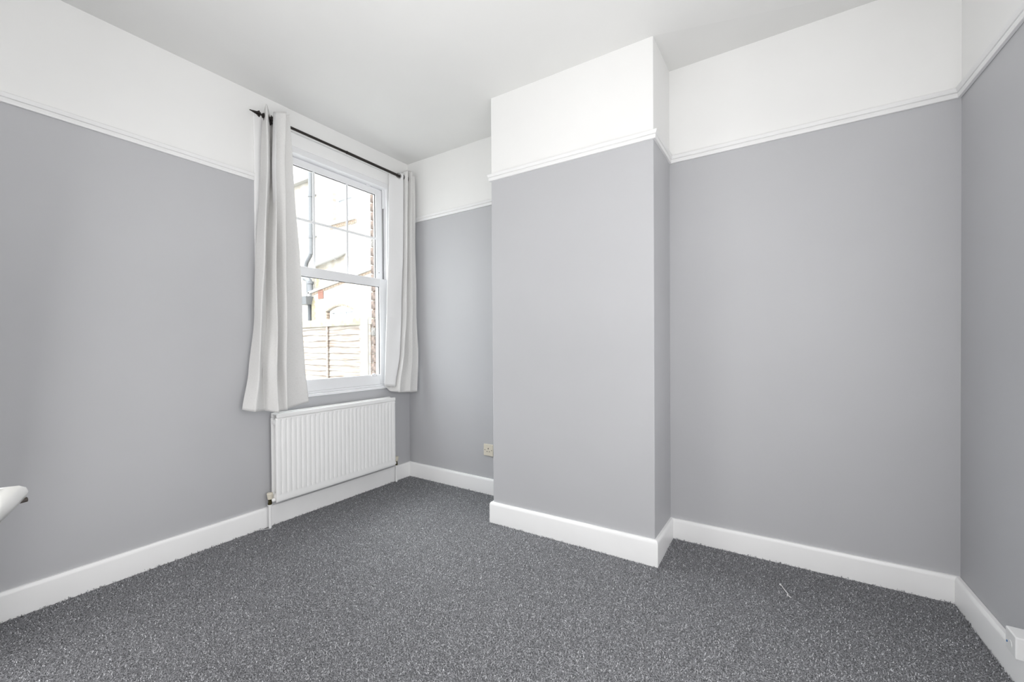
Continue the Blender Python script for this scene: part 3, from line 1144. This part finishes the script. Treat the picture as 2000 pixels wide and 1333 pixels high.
z_ = .0095
strand('thread', [(2.662, 2.396, z_), (2.655, 2.389, z_), (2.664, 2.381, z_), (2.668, 2.362, z_ + .002), (2.676, 2.340, z_ + .003), (2.686, 2.322, z_), (2.683, 2.312, z_), (2.690, 2.306, z_), (2.697, 2.298, z_)], .0016,
       'white curled thread lying on the carpet in front of the right back wall', 'thread')
strand('straw', [(.020, 1.385, z_), (.04, 1.412, z_ + .002), (.06, 1.437, z_ + .001), (.078, 1.462, z_)], .0012,
       'pale thin straw on the carpet below the left radiator valve', 'straw')

# ------------------------------------------------------------------ outside: ground, fence, neighbour
m = MB()
m.box(-40, -.24, -20, 30, -.35, -.25)
structure(m.build('ground', GRND), 'pale paved yard outside the window', 'ground')

FY = 4.45


def fence_panel(x0, x1, label):
    root = empty('garden_fence', ((x0 + x1) / 2, FY, -.2))
    tag(root, label, 'fence', 'waney lap fence panels')
    IM = Matrix.Translation((-(x0 + x1) / 2, -FY, .2))

    def tp(o):
        o.parent = root
        o.matrix_parent_inverse = IM
        return o
    r = random.Random(int(abs(x0) * 100))
    z = 1.443
    edges = [1.465, 1.393, 1.296, 1.199, 1.094, .992, .883, .781, .688, .600, .50, .40, .30, .20, .10, 0.0, -.10, -.19]
    for k_ in range(len(edges) - 1):
        zt, zb_ = edges[k_] + .025, edges[k_ + 1]
        m = MB()
        n_ = 12
        a1, a2, p1, p2 = r.uniform(.004, .011), r.uniform(.002, .006), r.uniform(0, 6), r.uniform(0, 6)
        f = []
        for i in range(n_ + 1):
            xx = x0 + (x1 - x0) * i / n_
            wv = a1 * math.sin(p1 + i * .9) + a2 * math.sin(p2 + i * 2.3)
            f.append([m.bm.verts.new(q) for q in ((xx, FY - .020, zb_ + wv), (xx, FY - .006, zb_ + wv), (xx, FY + .004, zt), (xx, FY - .002, zt))])
        for i in range(n_):
            for j in range(4):
                m.bm.faces.new((f[i][j], f[i][(j + 1) % 4], f[i + 1][(j + 1) % 4], f[i + 1][j]))
        m.bm.faces.new(f[0])
        m.bm.faces.new(f[-1][::-1])
        tp(m.build('board', WOOD))
    xm = (x0 + x1) / 2
    for xx, w_ in ((x0 + .022, .04), (xm, .042), (x1 - .022, .04)):
        m = MB()
        m.box(xx - w_ / 2, xx + w_ / 2, FY - .042, FY - .0205, -.2, 1.443)
        tp(m.build('batten', WOOD, bevel=.002))
    m = MB()
    m.box(x0, x1, FY - .048, FY + .03, 1.443, 1.562)
    tp(m.build('cap_rail', CAPW, bevel=.004))
    return root


fence_panel(-4.75, -2.932, 'waney lap timber fence panel left of the pale concrete post')
fence_panel(-2.745, -1.2, 'sliver of fence panel right of the pale concrete post')
m = MB()
m.box(-2.93, -2.765, FY - .055, FY + .06, -.25, 1.68)
m.box(-2.905, -2.79, FY - .03, FY + .035, 1.68, 1.70)
tag(m.build('fence_post', CONC, bevel=.01), 'pale square concrete fence post standing at the end of the fence', 'post')

NY = 7.0
nb = empty('neighbour_house', (-8, NY, -.25))
tag(nb, 'pale stock brick house beyond the garden fence, with lean-to and pipes', 'house')
NI = Matrix.Translation((8, -NY, .25))


def tn(o, par=None):
    o.parent = par or nb
    if par is None:
        o.matrix_parent_inverse = NI
    return o


def xwall(m, x0, x1, y0, y1, z0, z1, holes):
    """wall along X with rectangular holes (hx0,hx1,hz0,hz1), sorted by x"""
    cur = x0
    for (a, b_, c, d_) in holes:
        m.box(cur, a, y0, y1, z0, z1)
        m.box(a, b_, y0, y1, z0, c)
        m.box(a, b_, y0, y1, d_, z1)
        cur = b_
    m.box(cur, x1, y0, y1, z0, z1)


m = MB()
xwall(m, -8.33, -4.2, NY, NY + .3, -.25, 7.4, [(-7.46, -6.66, 4.47, 5.75)])
tn(m.build('side_wall', STOCK))
m = MB()
m.box(-12.5, -8.33, NY + .12, NY + .42, -.25, 5.92)
tn(m.build('rear_wall', STOCK))
m = MB()
m.box(-8.36, -4.2, NY - .2, NY + 4, 7.4, 7.5)
tn(m.build('parapet', CONC))
# eaves and gutter of the rear part
m = MB()
m.box(-12.5, -8.40, NY - .02, NY + .2, 5.88, 5.96)
tn(m.build('gutter', PIPEL))
m = MB()
m.hexa([(-12.5, NY + .02, 5.96), (-8.42, NY + .02, 5.96), (-8.42, NY + 3, 6.1), (-12.5, NY + 3, 6.1),
        (-12.5, NY + .06, 6.16), (-8.42, NY + .06, 6.16), (-8.42, NY + 3, 6.9), (-12.5, NY + 3, 6.9)])
tn(m.build('slate_roof', SLATE))
# upper window
m = MB()
m.box(-7.46, -7.39, NY + .10, NY + .17, 4.47, 5.75)
m.box(-6.73, -6.66, NY + .10, NY + .17, 4.47, 5.75)
m.box(-7.39, -6.73, NY + .10, NY + .17, 4.47, 4.54)
m.box(-7.39, -6.73, NY + .10, NY + .17, 5.05, 5.11)
m.box(-7.39, -6.73, NY + .10, NY + .17, 5.68, 5.75)
wf = tn(m.build('window_frame', UPVC))
m = MB()
m.box(-7.39, -6.73, NY + .14, NY + .15, 4.54, 5.68)
tn(m.build('pane', DARKGL), wf)
m = MB()
m.box(-7.66, -6.48, NY - .07, NY + .12, 4.375, 4.47)
tn(m.build('stone_sill', CONC, bevel=.01))
for i in range(15):
    m = MB()
    xx = -7.60 + i * .075
    m.box(xx + .004, xx + .069, NY - .016, NY + .01, 4.285 + random.uniform(-.012, .012), 4.373)
    tn(m.build('brick', ORANGEB))
# outbuilding gable in front of the wall
LT = NY - .14
m = MB()
pts = [(-8.27, -.25), (-4.2, -.25), (-4.2, 3.20), (-7.028, 2.775), (-8.27, 2.585)]
# walls around the arched window
m.prism([(p[0], LT, p[1]) for p in ((-8.27, -.25), (-7.61, -.25), (-7.61, 2.685), (-8.27, 2.585))], (0, .138, 0))
m.prism([(p[0], LT, p[1]) for p in ((-6.45, -.25), (-4.2, -.25), (-4.2, 3.20), (-6.45, 2.862))], (0, .138, 0))
m.prism([(p[0], LT, p[1]) for p in ((-7.61, 2.19), (-6.45, 2.19), (-6.45, 2.862), (-7.61, 2.685))], (0, .138, 0))
m.prism([(p[0], LT, p[1]) for p in ((-7.61, -.25), (-6.45, -.25), (-6.45, 1.2), (-7.61, 1.2))], (0, .138, 0))
tn(m.build('lean_to_wall', STOCK))
# arch spandrel
m = MB()
arc = [(-7.61 + 1.16 * t / 10, 2.03 + .135 * math.sin(math.pi * t / 10)) for t in range(11)]
m.prism([(a, LT, b_) for a, b_ in arc] + [(-6.45, LT, 2.19), (-7.61, LT, 2.19)], (0, .138, 0))
tn(m.build('spandrel', STOCK))
for i in range(16):
    t0, t1 = i / 16, (i + .86) / 16
    f0 = (-7.61 + 1.16 * t0, 2.03 + .135 * math.sin(math.pi * t0))
    f1 = (-7.61 + 1.16 * t1, 2.03 + .135 * math.sin(math.pi * t1))
    m = MB()
    m.prism([(f0[0], LT - .012, f0[1]), (f1[0], LT - .012, f1[1]), (f1[0], LT - .012, f1[1] + .045), (f0[0], LT - .012, f0[1] + .045)], (0, .12, 0))
    tn(m.build('brick', ORANGEB))
for i in range(11):
    m = MB()
    m.box(-7.612, -7.555 - .02 * (i % 2), LT + .0, LT + .10, 1.20 + i * .075, 1.265 + i * .075)
    tn(m.build('brick', ORANGEB))
m = MB()
m.box(-7.555, -7.47, LT + .08, LT + .13, 1.2, 2.12)
m.box(-7.47, -6.45, LT + .08, LT + .13, 2.00, 2.165)
m.box(-6.98, -6.90, LT + .08, LT + .13, 1.2, 2.0)
m.box(-7.47, -7.42, LT + .10, LT + .13, 1.2, 1.97)
wf2 = tn(m.build('window_frame', UPVC))
m = MB()
m.box(-7.42, -6.45, LT + .11, LT + .118, 1.2, 2.0)
tn(m.build('pane', DARKGL), wf2)
# lean-to verge and orange band under it
m = MB()
m.hexa([(-8.36, LT - .06, 2.565), (-4.2, LT - .06, 3.195), (-4.2, LT + .1, 3.195), (-8.36, LT + .1, 2.565),
        (-8.36, LT - .06, 2.62), (-4.2, LT - .06, 3.25), (-4.2, LT + .1, 3.25), (-8.36, LT + .1, 2.62)])
m.box(-8.38, -8.30, LT - .06, LT + .1, 2.50, 2.61)
tn(m.build('verge_board', CONC))
for i in range(24):
    xx = -8.22 + i * .12
    zz = 2.565 + (xx + 8.36) * .1515
    m = MB()
    m.hexa([(xx, LT - .012, zz - .06), (xx + .11, LT - .012, zz - .044), (xx + .11, LT + .02, zz - .044), (xx, LT + .02, zz - .06),
            (xx, LT - .012, zz - .006), (xx + .11, LT - .012, zz + .010), (xx + .11, LT + .02, zz + .010), (xx, LT + .02, zz - .006)])
    tn(m.build('brick', ORANGEB))
m = MB()
for i in range(6):
    m.box(-7.945, -7.712, LT - .015, LT + .01, 2.403 + i * .041, 2.435 + i * .041)
m.box(-7.945, -7.712, LT - .006, LT + .01, 2.403, 2.64)
tn(m.build('air_brick', TERRA))
# ochre lichen strip of bricks in the corner
for i in range(22):
    if 2.50 < 1.55 + i * .08 < 2.62:
        continue
    m = MB()
    w_ = (.16, .11)[i % 2]
    zz = 1.55 + i * .075
    yy = LT if zz < 2.45 else NY
    m.box(-8.265, -8.265 + w_, yy - .006, yy + .01, zz, zz + .067)
    tn(m.build('brick', OCHRE))
# pipes
m = MB()
m.tube([(-8.42, NY - .05, 3.70), (-8.42, NY - .05, 7.2)], .055, 14)
m.tube([(-8.42, NY - .05, 3.75), (-8.45, NY - .06, 3.66), (-8.62, NY - .06, 3.50), (-8.68, NY - .05, 3.40), (-8.68, NY - .05, 3.30)], .055, 14)
for zz in (5.34, 4.18):
    m.tube([(-8.42, NY - .05, zz - .03), (-8.42, NY - .05, zz + .03)], .068, 14)
    m.box(-8.42, -8.22, NY - .03, NY - .01, zz - .02, zz + .02)
tn(m.build('soil_pipe', PIPEG, smooth='auto'))
m = MB()
m.tube([(-8.34, NY - .10, 3.33), (-8.30, NY - .10, 3.345), (-7.10, NY - .10, 3.50), (-7.0, NY - .05, 3.56), (-6.95, NY + .02, 3.6)], .06, 14)
for xx in (-8.22, -7.25):
    zc_ = 3.345 + (xx + 8.3) * .129
    m.tube([(xx - .03, NY - .10, zc_ - .004), (xx + .03, NY - .10, zc_ + .004)], .075, 14)
tn(m.build('waste_pipe', PIPEL, smooth='auto'))
m = MB()
m.tube([(-8.72, NY - .06, 3.05), (-8.60, NY - .07, 3.03), (-8.48, NY - .08, 2.96), (-8.43, NY - .08, 2.85), (-8.42, NY - .08, 2.48)], .075, 14)
m.tube([(-8.42, NY - .08, 2.86), (-8.42, NY - .08, 2.93)], .088, 14)
m.tube([(-8.57, NY - .08, 2.45), (-8.57, NY - .08, 2.95)], .028, 10)
tn(m.build('downpipe', PIPEG, smooth='auto'))
m = MB()
m.hexa([(-8.60, NY - .30, 2.27), (-8.26, NY - .30, 2.27), (-8.26, NY - .06, 2.27), (-8.60, NY - .06, 2.27),
        (-8.68, NY - .36, 2.48), (-8.18, NY - .36, 2.48), (-8.18, NY - .02, 2.48), (-8.68, NY - .02, 2.48)])
tn(m.build('hopper', PIPEG))
m = MB()
m.tube([(-8.40, NY - .12, -.2), (-8.40, NY - .12, 2.27)], .048, 14)
m.tube([(-8.40, NY - .12, 1.68), (-8.40, NY - .12, 1.76)], .06, 14)
m.box(-8.40, -8.20, NY - .13, NY - .10, 1.71, 1.73)
tn(m.build('lower_downpipe', PIPED, smooth='auto'))
